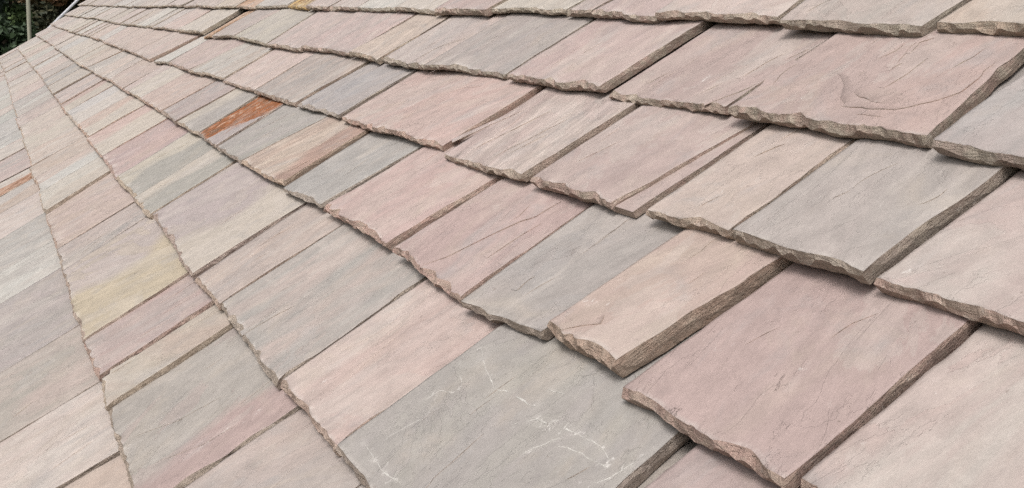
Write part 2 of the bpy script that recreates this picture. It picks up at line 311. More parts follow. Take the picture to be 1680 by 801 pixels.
(0,-11.2064,-10.76,-0.475,-0.475,0,0,0.016,0.0585,0.516,'PL',{}),
(0,-11.7757,-11.2104,-0.475,-0.475,0,0,0.016,0.0585,0.516,'LW',{}),
(0,-12.3215,-11.7797,-0.475,-0.475,0,0,0.016,0.0585,0.516,'LW',{}),
(0,-12.7677,-12.3255,-0.475,-0.475,0,0,0.016,0.0585,0.516,'PV',{}),
(0,-13.3628,-12.7717,-0.475,-0.475,0,0,0.016,0.0585,0.516,'PB',{}),
(7,-13.197,-12.6309,1.157,1.157,-0.1,-0.1,0.016,0.0575,0.49,'PL',{}),
(7,-12.6279,-12.1351,1.157,1.157,-0.1,-0.1,0.016,0.0575,0.49,'PV',{}),
(7,-12.1321,-11.6776,1.157,1.157,-0.1,-0.1,0.016,0.0575,0.49,'LP',{}),
(7,-11.6746,-11.1542,1.157,1.157,-0.1,-0.1,0.016,0.0575,0.49,'PV',{}),
(7,-11.1512,-10.7146,1.157,1.157,-0.1,-0.1,0.016,0.0575,0.49,'LG',{}),
(7,-10.7116,-10.2851,1.157,1.157,-0.1,-0.1,0.016,0.0575,0.49,'PN',{}),
(7,-10.2821,-9.7548,1.157,1.157,-0.1,-0.1,0.016,0.0575,0.49,'LT',{}),
(7,-9.7518,-9.2939,1.157,1.157,-0.1,-0.1,0.016,0.0575,0.49,'LG',{}),
(7,-9.2909,-8.8672,1.157,1.157,-0.1,-0.1,0.016,0.0575,0.49,'PB',{}),
(7,-8.8642,-8.4551,1.157,1.157,-0.1,-0.1,0.016,0.0575,0.49,'PN',{}),
(7,-8.4521,-7.8606,1.157,1.157,-0.1,-0.1,0.016,0.0575,0.49,'PL',{}),
(7,-7.8576,-7.3221,1.157,1.157,-0.1,-0.1,0.016,0.0575,0.49,'PV',{}),
(7,-7.3191,-6.8242,1.157,1.157,-0.1,-0.1,0.016,0.0575,0.49,'LT',{}),
(7,-6.8212,-6.3209,1.157,1.157,-0.1,-0.1,0.016,0.0575,0.49,'PB',{}),
(7,-6.3179,-5.8277,1.157,1.157,-0.1,-0.1,0.016,0.0575,0.49,'VL',{}),
(7,-5.8247,-5.404,1.157,1.157,0,0,0.016,0.0575,0.49,'WL',{}),
(7,-5.401,-4.9642,1.157,1.157,0,0,0.016,0.0575,0.49,'PL',{}),
(7,-4.9612,-4.5731,1.157,1.157,0,0,0.016,0.0575,0.49,'LP',{}),
(7,-4.5701,-4.2726,1.157,1.157,0,0,0.016,0.0575,0.49,'PL',{}),
(7,-4.2696,-3.8978,1.157,1.157,0,0,0.016,0.0575,0.49,'PB',{}),
(7,-3.8948,-3.4986,1.157,1.157,0,0,0.016,0.0575,0.49,'LP',{}),
(7,-3.4956,-3.2092,1.157,1.157,0,0,0.016,0.0575,0.49,'LW',{}),
(7,-3.2062,-2.9388,1.157,1.157,0,0,0.016,0.0575,0.49,'PL',{}),
(7,-2.9358,-2.659,1.157,1.157,0,0,0.016,0.0575,0.49,'WL',{}),
(7,-2.656,-2.3623,1.157,1.157,0,0,0.016,0.0575,0.49,'CL',{}),
(7,-2.3593,-2.0837,1.157,1.157,0,0,0.016,0.0575,0.49,'NL',{}),
(7,-2.0807,-1.7353,1.157,1.157,0,0,0.016,0.0575,0.49,'PN',{}),
(7,-1.7323,-1.3511,1.157,1.157,0,0,0.016,0.0575,0.49,'LT',{}),
(7,-1.3481,-1.04,1.157,1.157,0,0,0.016,0.0575,0.49,'PB',{}),
(7,-1.037,-0.6543,1.157,1.157,0,0,0.016,0.0575,0.49,'PB',{}),
(7,-0.6513,-0.3392,1.157,1.157,0,0,0.016,0.0575,0.49,'LC',{}),
(7,-0.3362,-0.0787,1.157,1.157,0,0,0.016,0.0575,0.49,'PB',{}),
(7,-0.0757,0.2768,1.157,1.157,0,0,0.016,0.0575,0.49,'LP',{}),
(7,0.2798,0.579,1.157,1.157,0,0,0.016,0.0575,0.49,'LC',{}),
]
LIPS = [
(5,0.0018,[(-1.0702,0.7626),(-1.0828,0.8133),(-1.0791,0.8316)]),
(5,0.0018,[(-1.1336,0.851),(-1.118,0.8861)]),
(5,0.002,[(-0.9582,0.8459),(-0.946,0.8755),(-0.9526,0.9035)]),
(5,0.0015,[(-0.8753,0.7218),(-0.8293,0.7228)]),
(5,0.002,[(-1.1695,0.7909),(-1.1662,0.8382),(-1.1545,0.8716)]),
(5,0.0015,[(-1.3669,0.756),(-1.3535,0.799)]),
(5,0.002,[(-0.834,0.8364),(-0.8275,0.8615),(-0.8277,0.9014)]),
(4,0.0018,[(-0.9459,0.5128),(-0.9416,0.5497)]),
(4,0.002,[(-0.9751,0.6326),(-0.958,0.6706)]),
(3,0.0018,[(-0.8514,0.4052),(-0.8504,0.4366)]),
(3,0.002,[(-0.6487,0.4147),(-0.6439,0.4425),(-0.6308,0.4695)]),
(5,0.0025,[(-1.1585,0.7089),(-1.1352,0.7415),(-1.1196,0.7636),(-1.1188,0.7762)]),
(5,0.0012,[(-1.2173,0.7242),(-1.2037,0.7525),(-1.1926,0.7803)]),
(5,0.0016,[(-0.9968,0.811),(-0.9711,0.7997),(-0.9512,0.7817),(-0.9338,0.7561),(-0.9123,0.7384)]),
(5,0.0013,[(-0.9294,0.7726),(-0.9047,0.7598),(-0.881,0.7519),(-0.8522,0.7514)]),
(5,0.0032,[(-0.9133,0.7352),(-0.868,0.7351),(-0.8342,0.739),(-0.7994,0.7658),(-0.7809,0.7932),(-0.7841,0.8286),(-0.7951,0.8743)]),
(5,0.0014,[(-0.9543,0.8022),(-0.948,0.8193)]),
(5,0.0014,[(-0.9173,0.8315),(-0.9125,0.8465)]),
(5,0.0018,[(-0.9221,0.873),(-0.9301,0.9004),(-0.9175,0.9147)]),
(5,0.002,[(-2.3165,0.7062),(-2.3068,0.76),(-2.3027,0.7949),(-2.2396,0.8402)]),
(3,0.0026,[(-1.3117,0.2566),(-1.2882,0.2943),(-1.2768,0.3401),(-1.2612,0.3961),(-1.2456,0.4319),(-1.2429,0.4736)]),
(4,0.0015,[(-1.9638,0.6381),(-1.9401,0.6709),(-1.8748,0.6886)]),
(4,0.002,[(-1.6768,0.5091),(-1.6522,0.5772),(-1.6234,0.6483)]),
(4,0.002,[(-1.5861,0.5031),(-1.5618,0.5813),(-1.5425,0.6588)]),
(4,0.002,[(-1.4956,0.4936),(-1.4782,0.5587),(-1.456,0.6437)]),
(4,0.0016,[(-1.4691,0.5146),(-1.4454,0.5907)]),
(4,0.0025,[(-1.0547,0.5267),(-1.0514,0.537),(-1.0518,0.5524)]),
(2,0.0022,[(-1.5249,-0.0003),(-1.523,0.0247),(-1.5172,0.0623),(-1.5112,0.0966)]),
(2,0.002,[(-1.8151,0.1028),(-1.8049,0.1301)]),
(0,0.0022,[(-1.8941,-0.4233),(-1.9072,-0.3902),(-1.9185,-0.3589),(-1.8937,-0.3519),(-1.8904,-0.3366)]),
(1,0.002,[(-1.768,-0.2149),(-1.758,-0.1649)]),
(3,0.003,[(-2.1653,0.2614),(-2.1436,0.3328),(-2.1305,0.4236),(-2.1304,0.4721)]),
(3,0.0025,[(-0.9244,0.2787),(-0.9043,0.2964),(-0.8869,0.3101),(-0.8993,0.3234)]),
(6,0.002,[(-1.1753,0.9395),(-1.1709,0.9814),(-1.1577,1.0076)]),
(3,0.0025,[(-2.9787,0.2642),(-2.9621,0.2926),(-2.886,0.3441),(-2.8782,0.412),(-2.8387,0.465)]),
(2,0.0012,[(-0.9469,0.1629),(-0.9468,0.2107)]),
(2,0.002,[(-0.7498,0.152),(-0.7468,0.1665),(-0.7439,0.1782)]),
(4,0.0012,[(-0.7889,0.58),(-0.782,0.6015)]),
(1,0.0015,[(-1.4697,-0.225),(-1.4298,-0.147),(-1.4121,-0.0598)]),
(1,0.0015,[(-1.3526,-0.1996),(-1.3134,-0.132),(-1.3017,-0.0682)]),
]
SCRATCHES = [
(2,0.004,[(-1.0506,0.2148),(-0.9949,0.1936),(-0.9526,0.1833),(-0.9103,0.1892),(-0.8763,0.1957)]),
(2,0.009,[(-0.8649,0.1804),(-0.8094,0.1965),(-0.7561,0.1997),(-0.7242,0.1961)]),
(2,0.007,[(-1.0232,0.0328),(-0.9608,0.0279),(-0.9112,0.0344)]),
(2,0.004,[(-0.9957,0.1583),(-1.0449,0.1811)]),
(2,0.004,[(-1.0218,0.1184),(-1.0185,0.1389),(-0.9965,0.1456)]),
(2,0.004,[(-1.0024,0.0579),(-0.9881,0.1024)]),
(2,0.004,[(-0.8757,0.1605),(-0.8577,0.1826),(-0.8358,0.1853)]),
(2,0.004,[(-0.8901,0.2195),(-0.86,0.2257)]),
(2,0.005,[(-0.8234,0.1457),(-0.8065,0.1826)]),
(2,0.005,[(-0.7198,0.1705),(-0.708,0.2069),(-0.7061,0.232)]),
(2,0.005,[(-0.7975,0.1729),(-0.7631,0.1852),(-0.7262,0.19)]),
(1,0.008,[(-1.3105,-0.1607),(-1.3074,-0.0859),(-1.3036,-0.0435)]),
(2,0.007,[(-1.5777,-0.008),(-1.5662,0.0367)]),
(1,0.005,[(-1.4473,-0.2331),(-1.4354,-0.1956)]),
(3,0.008,[(-0.959,0.3273),(-0.9245,0.3285),(-0.911,0.3463)]),
(3,0.006,[(-0.8314,0.3488),(-0.8303,0.3611)]),
(4,0.006,[(-0.9861,0.5573),(-0.945,0.5629)]),
(4,0.005,[(-0.8051,0.5681),(-0.7981,0.5898)]),
(4,0.008,[(-0.6321,0.4998),(-0.6254,0.5259)]),
(5,0.007,[(-0.9869,0.7499),(-0.9843,0.7666)]),
(5,0.006,[(-0.895,0.76),(-0.8692,0.7526)]),
(5,0.006,[(-1.2434,0.7483),(-1.2469,0.796)]),
(4,0.006,[(-0.976,0.6661),(-0.965,0.6719)]),
(4,0.006,[(-2.2059,0.5298),(-2.164,0.5798)]),
(2,0.005,[(-1.2137,0.032),(-1.2333,0.0775)]),
(2,0.006,[(-1.8351,0.0651),(-1.8612,0.1182)]),
(3,0.005,[(-1.6006,0.3524),(-1.5864,0.3977)]),
(3,0.005,[(-0.6281,0.3382),(-0.6387,0.3802)]),
(5,0.005,[(-1.7717,0.7594),(-1.696,0.7583)]),
(5,0.006,[(-3.238,0.8104),(-3.2565,0.8647)]),
]

# ---------------------------------------------------------------- helpers
def srgb(c):
    return [((x / 255 + 0.055) / 1.055) ** 2.4 if x > 10 else x / 255 / 12.92 for x in c]


# colours of the dry stone
PAL = dict(P=(205, 186, 177), M=(194, 170, 164), G=(184, 176, 169), B=(179, 174, 170), L=(210, 200, 191), C=(206, 194, 181),
           T=(205, 185, 171), Y=(199, 184, 160), O=(218, 172, 134), W=(204, 200, 193), V=(190, 178, 172), N=(200, 183, 171),
           R=(174, 102, 52), Q=(230, 190, 105), S=(205, 179, 170), H=(179, 174, 165), E=(186, 156, 142), A=(190, 148, 124))
ALB = 0.66
PAL = {k: np.array(srgb([x + (m - x) * (0.08 if k not in 'RQO' else 0.0) for x, m in zip(v, (203, 190, 181))])) * ALB for k, v in PAL.items()}


def link(o, parent=None):
    scene.collection.objects.link(o)
    if parent is not None:
        o.parent = parent
    return o


def mesh_obj(name, verts, faces, mats, parent=None, mat_idx=None, smooth=None):
    me = bpy.data.meshes.new(name)
    me.from_pydata([tuple(map(float, p)) for p in verts], [], faces)
    for m in mats:
        me.materials.append(m)
    if mat_idx is not None:
        me.polygons.foreach_set("material_index", np.array(mat_idx, dtype=np.int32))
    if smooth is not None:
        me.polygons.foreach_set("use_smooth", np.array(smooth, dtype=bool))
    me.update()
    return link(bpy.data.objects.new(name, me), parent)


class N:
    """short hand for building node trees"""
    def __init__(self, name):
        self.m = bpy.data.materials.new(name)
        self.m.use_nodes = True
        self.t = self.m.node_tree
        self.b = self.t.nodes["Principled BSDF"]

    def n(self, typ, ins=None, **kw):
        x = self.t.nodes.new(typ)
        for k, v in kw.items():
            setattr(x, k, v)
        for k, v in (ins or {}).items():
            s = x.inputs[k]
            if hasattr(v, "node"):
                self.t.links.new(v, s)
            else:
                s.default_value = v
        return x

    def attr(self, name):
        return self.n("ShaderNodeAttribute", attribute_name=name)

    def math(self, op, a, b=0.0, c=0.0, clamp=False):
        x = self.n("ShaderNodeMath", {0: a, 1: b, 2: c}, operation=op)
        x.use_clamp = clamp
        return x.outputs[0]

    def noise(self, vec, scale, detail=3.0, rough=0.55, dist=0.0):
        return self.n("ShaderNodeTexNoise", {"Vector": vec, "Scale": scale, "Detail": detail, "Roughness": rough, "Distortion": dist}).outputs[0]

    def stretch(self, vec, sx, sy, sz=1.0, off=(0, 0, 0)):
        return self.n("ShaderNodeMapping", {"Vector": vec, "Scale": (sx, sy, sz), "Location": off}).outputs[0]

    def ramp(self, x, a, b, lo=0.0, hi=1.0, smooth=True):
        r = self.n("ShaderNodeMapRange", {"Value": x, "From Min": a, "From Max": b, "To Min": lo, "To Max": hi})
        r.interpolation_type = 'SMOOTHSTEP' if smooth else 'LINEAR'
        r.clamp = True
        return r.outputs[0]

    def mix(self, f, a, b, mode='MIX'):
        x = self.n("ShaderNodeMix", data_type='RGBA', blend_type=mode)
        for s, v in ((0, f), (6, a), (7, b)):
            if hasattr(v, "node"):
                self.t.links.new(v, x.inputs[s])
            elif s == 0:
                x.inputs[s].default_value = v
            else:
                x.inputs[s].default_value = (*v[:3], 1)
        return x.outputs[2]

    def out(self, s, name):
        self.t.links.new(s, self.b.inputs[name])


# ---------------------------------------------------------------- materials
def riven_stone():
    k = N("riven_sandstone")
    gc = k.attr("grain").outputs["Vector"]
    ca, cb = k.attr("tint_a").outputs["Color"], k.attr("tint_b").outputs["Color"]
    patch = k.attr("patch").outputs["Fac"]
    fleck = k.attr("fleck").outputs["Fac"]
    streak = k.attr("streak").outputs["Fac"]

    def tone(x, a, b, lo, hi):
        v = k.ramp(x, a, b, lo, hi, False)
        return k.n("ShaderNodeCombineColor", {0: v, 1: v, 2: v}).outputs[0]
    # two tints of the bed, meeting along a ragged line
    bands = k.noise(k.stretch(gc, 1.0, 0.22), 8.0, 6.0, 0.62, 0.9)
    f = k.math('ADD', patch, k.math('MULTIPLY', k.math('SUBTRACT', bands, 0.5), 1.3))
    mask = k.ramp(f, 0.25, 0.75)
    col = k.mix(mask, ca, cb)
    # iron-stained layers are mottled brown and pale
    sep = k.n("ShaderNodeSeparateColor", {0: col})
    iron = k.ramp(k.math('SUBTRACT', sep.outputs[0], sep.outputs[2]), 0.188, 0.215)
    im = k.noise(k.stretch(gc, 1.0, 0.5, 1, (2, 5, 9)), 42.0, 6.0, 0.7, 0.8)
    col = k.mix(k.math('MULTIPLY', iron, k.ramp(im, 0.50, 0.56)), col, (0.165, 0.075, 0.035))
    col = k.mix(k.math('MULTIPLY', iron, k.ramp(im, 0.44, 0.40, 0, 0.8)), col, (0.46, 0.34, 0.26))
    # cloudy stains, not tied to the grain
    st = k.noise(k.stretch(gc, 1.0, 0.7, 1, (3, 1, 7)), 9.0, 6.0, 0.62, 1.2)
    col = k.mix(k.ramp(st, 0.5, 0.72, 0, 0.28), col, (0.43, 0.36, 0.29))
    st2 = k.noise(k.stretch(gc, 1.0, 0.6, 1, (13, 5, 2)), 12.0, 6.0, 0.65, 0.8)
    col = k.mix(k.ramp(st2, 0.5, 0.72, 0, 0.45), col, (0.305, 0.285, 0.275))
    # bed planes: the next layer shows with a sharp outline
    bed = k.noise(k.stretch(gc, 1.0, 0.55, 1, (21, 4, 6)), 6.0, 7.0, 0.6, 1.0)
    col = k.mix(k.ramp(bed, 0.548, 0.556, 0, 0.30), col, cb)
    col = k.mix(k.ramp(bed, 0.432, 0.424, 0, 0.25), col, (0.44, 0.39, 0.35))
    # mottling and streaks
    mot = k.noise(k.stretch(gc, 1.0, 0.75, 1, (6, 2, 3)), 26.0, 7.0, 0.68, 0.5)
    col = k.mix(1.0, col, tone(mot, 0.28, 0.72, 0.86, 1.125), 'MULTIPLY')
    fine = k.noise(k.stretch(gc, 1.0, 0.10, 1, (1, 2, 3)), 60.0, 6.0, 0.7, 0.5)
    col = k.mix(streak, col, k.mix(1.0, col, tone(fine, 0.32, 0.68, 0.76, 1.2), 'MULTIPLY'))
    med = k.noise(k.stretch(gc, 1.0, 0.35, 1, (8, 2, 3)), 26.0, 6.0, 0.7, 0.8)
    grain = k.noise(gc, 260.0, 4.0, 0.75)
    col = k.mix(1.0, col, tone(grain, 0.25, 0.75, 0.95, 1.05), 'MULTIPLY')
    # broken layer edges: short dark clefts
    ter = k.noise(k.stretch(gc, 1.0, 0.28, 1, (4, 9, 1)), 11.0, 6.0, 0.62, 0.7)
    where = k.noise(k.stretch(gc, 1.0, 0.5, 1, (2, 2, 8)), 12.0, 4.0, 0.6)
    line = k.math('SUBTRACT', 1.0, k.ramp(k.math('ABSOLUTE', k.math('SUBTRACT', ter, 0.57)), 0.001, 0.006))
    line = k.math('MULTIPLY', line, k.ramp(where, 0.58, 0.66))
    col = k.mix(k.math('MULTIPLY', line, k.ramp(streak, 0.12, 0.45, 0.0, 0.65)), col, (0.15, 0.11, 0.09))
    line2 = k.math('MULTIPLY', k.ramp(fine, 0.36, 0.30), k.ramp(where, 0.53, 0.65))
    col = k.mix(k.math('MULTIPLY', line2, k.math('MULTIPLY', streak, 0.9)), col, (0.19, 0.14, 0.115))
    # pale bruises and scratches
    fl = k.noise(k.stretch(gc, 1.0, 0.55, 1, (5, 3, 3)), 105.0, 5.0, 0.75, 0.9)
    flw = k.noise(k.stretch(gc, 1.0, 0.8, 1, (1, 7, 3)), 14.0, 4.0)
    flm = k.math('MULTIPLY', k.ramp(k.math('ADD', fl, k.math('MULTIPLY', fleck, 0.25)), 0.62, 0.76), k.ramp(k.math('ADD', flw, fleck), 0.46, 0.70))
    col = k.mix(k.math('MULTIPLY', flm, 0.7), col, (0.68, 0.64, 0.60))
    col = k.mix(k.math('MULTIPLY', k.ramp(fleck, 0.1, 0.7, 0, 0.35), k.ramp(mot, 0.4, 0.6)), col, (0.60, 0.565, 0.53))
    rim = k.math('MULTIPLY', k.attr('rim').outputs['Fac'], k.ramp(mot, 0.45, 0.6, 0.0, 0.4))  # pale chipped rim, with an edge highlight painted into its colour
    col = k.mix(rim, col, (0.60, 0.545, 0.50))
    sp = k.noise(k.stretch(gc, 1.0, 0.7, 1, (9, 9, 9)), 120.0, 3.0)
    col = k.mix(k.ramp(sp, 0.70, 0.76, 0, 0.45), col, (0.16, 0.12, 0.10))
    k.out(col, "Base Color")
    k.out(k.ramp(mot, 0.3, 0.7, 0.62, 0.84), "Roughness")
    k.b.inputs["Specular IOR Level"].default_value = 0.35
    # relief: riven layers + tooth
    steps = k.math('ADD', k.ramp(ter, 0.566, 0.574), k.ramp(bed, 0.549, 0.555))
    h = k.math('ADD', k.math('MULTIPLY', steps, 0.0005), k.math('MULTIPLY', k.math('MULTIPLY', fine, streak), 0.0022))
    h = k.math('ADD', h, k.math('MULTIPLY', k.noise(k.stretch(gc, 1.0, 0.6), 30.0, 7.0, 0.64), 0.0034))
    h = k.math('ADD', h, k.math('MULTIPLY', grain, 0.0002))
    h = k.math('SUBTRACT', h, k.math('MULTIPLY', line, k.ramp(streak, 0.12, 0.45, 0.0, 0.001)))
    bp = k.n("ShaderNodeBump", {"Strength": 0.9, "Distance": 1.0, "Height": h})
    k.out(bp.outputs[0], "Normal")
    return k.m


def broken_edge():
    k = N("broken_sandstone_edge")
    gc = k.attr("grain").outputs["Vector"]
    ca = k.attr("tint_a").outputs["Color"]
    n1 = k.noise(gc, 75.0, 7.0, 0.7, 0.5)
    n2 = k.noise(k.stretch(gc, 1, 1, 0.5, (4, 4, 4)), 30.0, 5.0, 0.65)
    lay = k.noise(k.stretch(gc, 0.25, 0.25, 3.0, (7, 1, 4)), 90.0, 4.0, 0.6, 0.4)       # split layers, parallel to the face
    col = k.mix(1.0, ca, (1.1, 0.98, 0.89), 'MULTIPLY')
    col = k.mix(k.ramp(n2, 0.4, 0.7, 0.0, 0.55), col, (0.48, 0.385, 0.305))
    col = k.mix(k.ramp(n1, 0.48, 0.70, 0, 0.6), col, (0.29, 0.23, 0.18))
    col = k.mix(k.ramp(lay, 0.52, 0.62, 0, 0.45), col, (0.28, 0.22, 0.17))
    col = k.mix(k.math('MULTIPLY', k.attr("algae").outputs["Fac"], k.ramp(n2, 0.3, 0.6)), col, (0.31, 0.30, 0.235))
    col = k.mix(k.ramp(n1, 0.42, 0.30, 0, 0.5), col, (0.66, 0.585, 0.51))
    k.out(col, "Base Color")
    k.b.inputs["Roughness"].default_value = 0.9
    h = k.math('ADD', k.math('MULTIPLY', n1, 0.007), k.math('MULTIPLY', n2, 0.006))
    h = k.math('ADD', h, k.math('MULTIPLY', k.ramp(lay, 0.48, 0.56), 0.0012))
    bp = k.n("ShaderNodeBump", {"Strength": 1.0, "Distance": 1.0, "Height": h})
    k.out(bp.outputs[0], "Normal")
    return k.m


def plain(name, col, var=0.3, scale=8.0, rough=0.8, metal=0.0, stretch=(1, 1, 1)):
    k = N(name)
    co = k.n("ShaderNodeTexCoord").outputs["Object"]
    x = k.noise(k.stretch(co, *stretch), scale, 5.0, 0.65)
    c = np.array(col)
    k.out(k.mix(k.ramp(x, 0.3, 0.7), c * (1 - var), c * (1 + var)), "Base Color")
    k.b.inputs["Roughness"].default_value = rough
    k.b.inputs["Metallic"].default_value = metal
    return k.m


def leaf_mat(name, cols):
    """foliage: each tree's leaves vary from clump to clump"""
    k = N(name)
    t = k.attr("leaf_tone").outputs["Fac"]
    col = k.mix(k.ramp(t, 0.0, 0.5), cols[0], cols[1])
    col = k.mix(k.ramp(t, 0.5, 1.0), col, cols[2])
    k.out(col, "Base Color")
    k.b.inputs["Roughness"].default_value = 0.7
    return k.m


STONE, EDGE = riven_stone(), broken_edge()
DUST = plain("pale_stone_dust", (0.47, 0.445, 0.41), 0.1, 60.0, 0.95)
BOARD = plain("dark_underlay", (0.035, 0.03, 0.028))
METAL = plain("galvanised_metal", (0.62, 0.61, 0.63), 0.1, 6.0, 0.45, 0.2)
POLEWOOD = plain("weathered_pole_wood", (0.36, 0.345, 0.27), 0.2, 5.0, 0.9, 0.0, (6, 6, 0.5))
BARK = plain("tree_bark", (0.09, 0.07, 0.05), 0.35, 6.0, 0.9, 0.0, (3, 3, 0.6))

# ---------------------------------------------------------------- the roof
roof = link(bpy.data.objects.new("stone_roof", None))
roof.location = tuple(world(-6.0, -0.5, 0))
roof["label"] = "pitched roof of overlapping pinkish grey riven stone slates with chipped edges"
roof["category"] = "roof"
ROOT = np.array(roof.location)


def smooth_noise(rng, n, step, amp):
    """random values along a row of n samples, correlated over `step` samples"""
    m = max(2, int(n / max(step, 1)) + 3)
    k = rng.normal(0, 1, m)
    x = np.linspace(0, m - 2.001, n)
    i = x.astype(int)
    f = x - i
    f = f * f * (3 - 2 * f)
    return amp * (k[i] * (1 - f) + k[i + 1] * f)


def chips(rng, pos, depth, density):
    """flaked breaks along an edge, of very different widths, some steep on one side; pos in metres along it"""
    n = len(pos)
    c = np.abs(rng.normal(0, 0.07 * depth, n)) + np.abs(smooth_noise(rng, n, max(1, n * 0.05 / max(pos[-1], 0.05)), 0.14 * depth))
    for _ in range(rng.poisson(density * pos[-1]) + 1):
        u0 = rng.uniform(0, pos[-1]); wl = math.exp(rng.uniform(math.log(0.003), math.log(0.045))); wr = wl * math.exp(rng.normal(0, 0.7))
        d = depth * rng.uniform(0.15, 1.0) * min(1.0, (wl + wr) / 0.04)
        x = np.where(pos < u0, (u0 - pos) / wl, (pos - u0) / wr)
        c = np.maximum(c, d * np.clip(1 - x, 0, 1) ** rng.uniform(0.4, 0.9))
    return c


def undulate(seed, u, v):
    """gentle waves of the split face, and the low steps where one layer ends and the next begins"""
    r = UND.get(seed)
    if r is None:
        g = np.random.default_rng(seed)
        ga = g.normal(0, 0.35)
        r = UND[seed] = ([(g.uniform(-0.6, 0.6), g.uniform(8, 22), g.uniform(0, 6.28)) for _ in range(4)], ga, g.uniform(0, 100, 8),
                         [(g.uniform(-0.9, 0.9), g.uniform(0.0004, 0.0012) * g.choice([-1, 1])) for _ in range(g.integers(1, 4))])
    waves, ga, ph, steps = r
    h = 0.0
    for a, fr, p in waves:
        h += 0.0008 * math.sin(fr * (u * math.cos(a) + 0.45 * v * math.sin(a)) + p) + 0.0006 * math.sin(fr * 0.6 * v + 2 * p)
    x, y = u * math.cos(ga) - v * math.sin(ga), (u * math.sin(ga) + v * math.cos(ga)) * 0.55
    wx = 0.02 * math.sin(31 * y + ph[0]) + 0.008 * math.sin(83 * y + 47 * x + ph[1]) + 0.004 * math.sin(190 * y - 120 * x + ph[2])
    f = math.sin(17 * (x + wx) + ph[3]) * 0.6 + math.sin(11 * (x + wx) + 23 * y + ph[4]) * 0.5 + 0.25 * math.sin(37 * x + 29 * y + ph[5])
    for th, d in steps:
        h += d * min(1.0, max(0.0, (f - th) / 0.05 + 0.5))
    return h


UND = {}


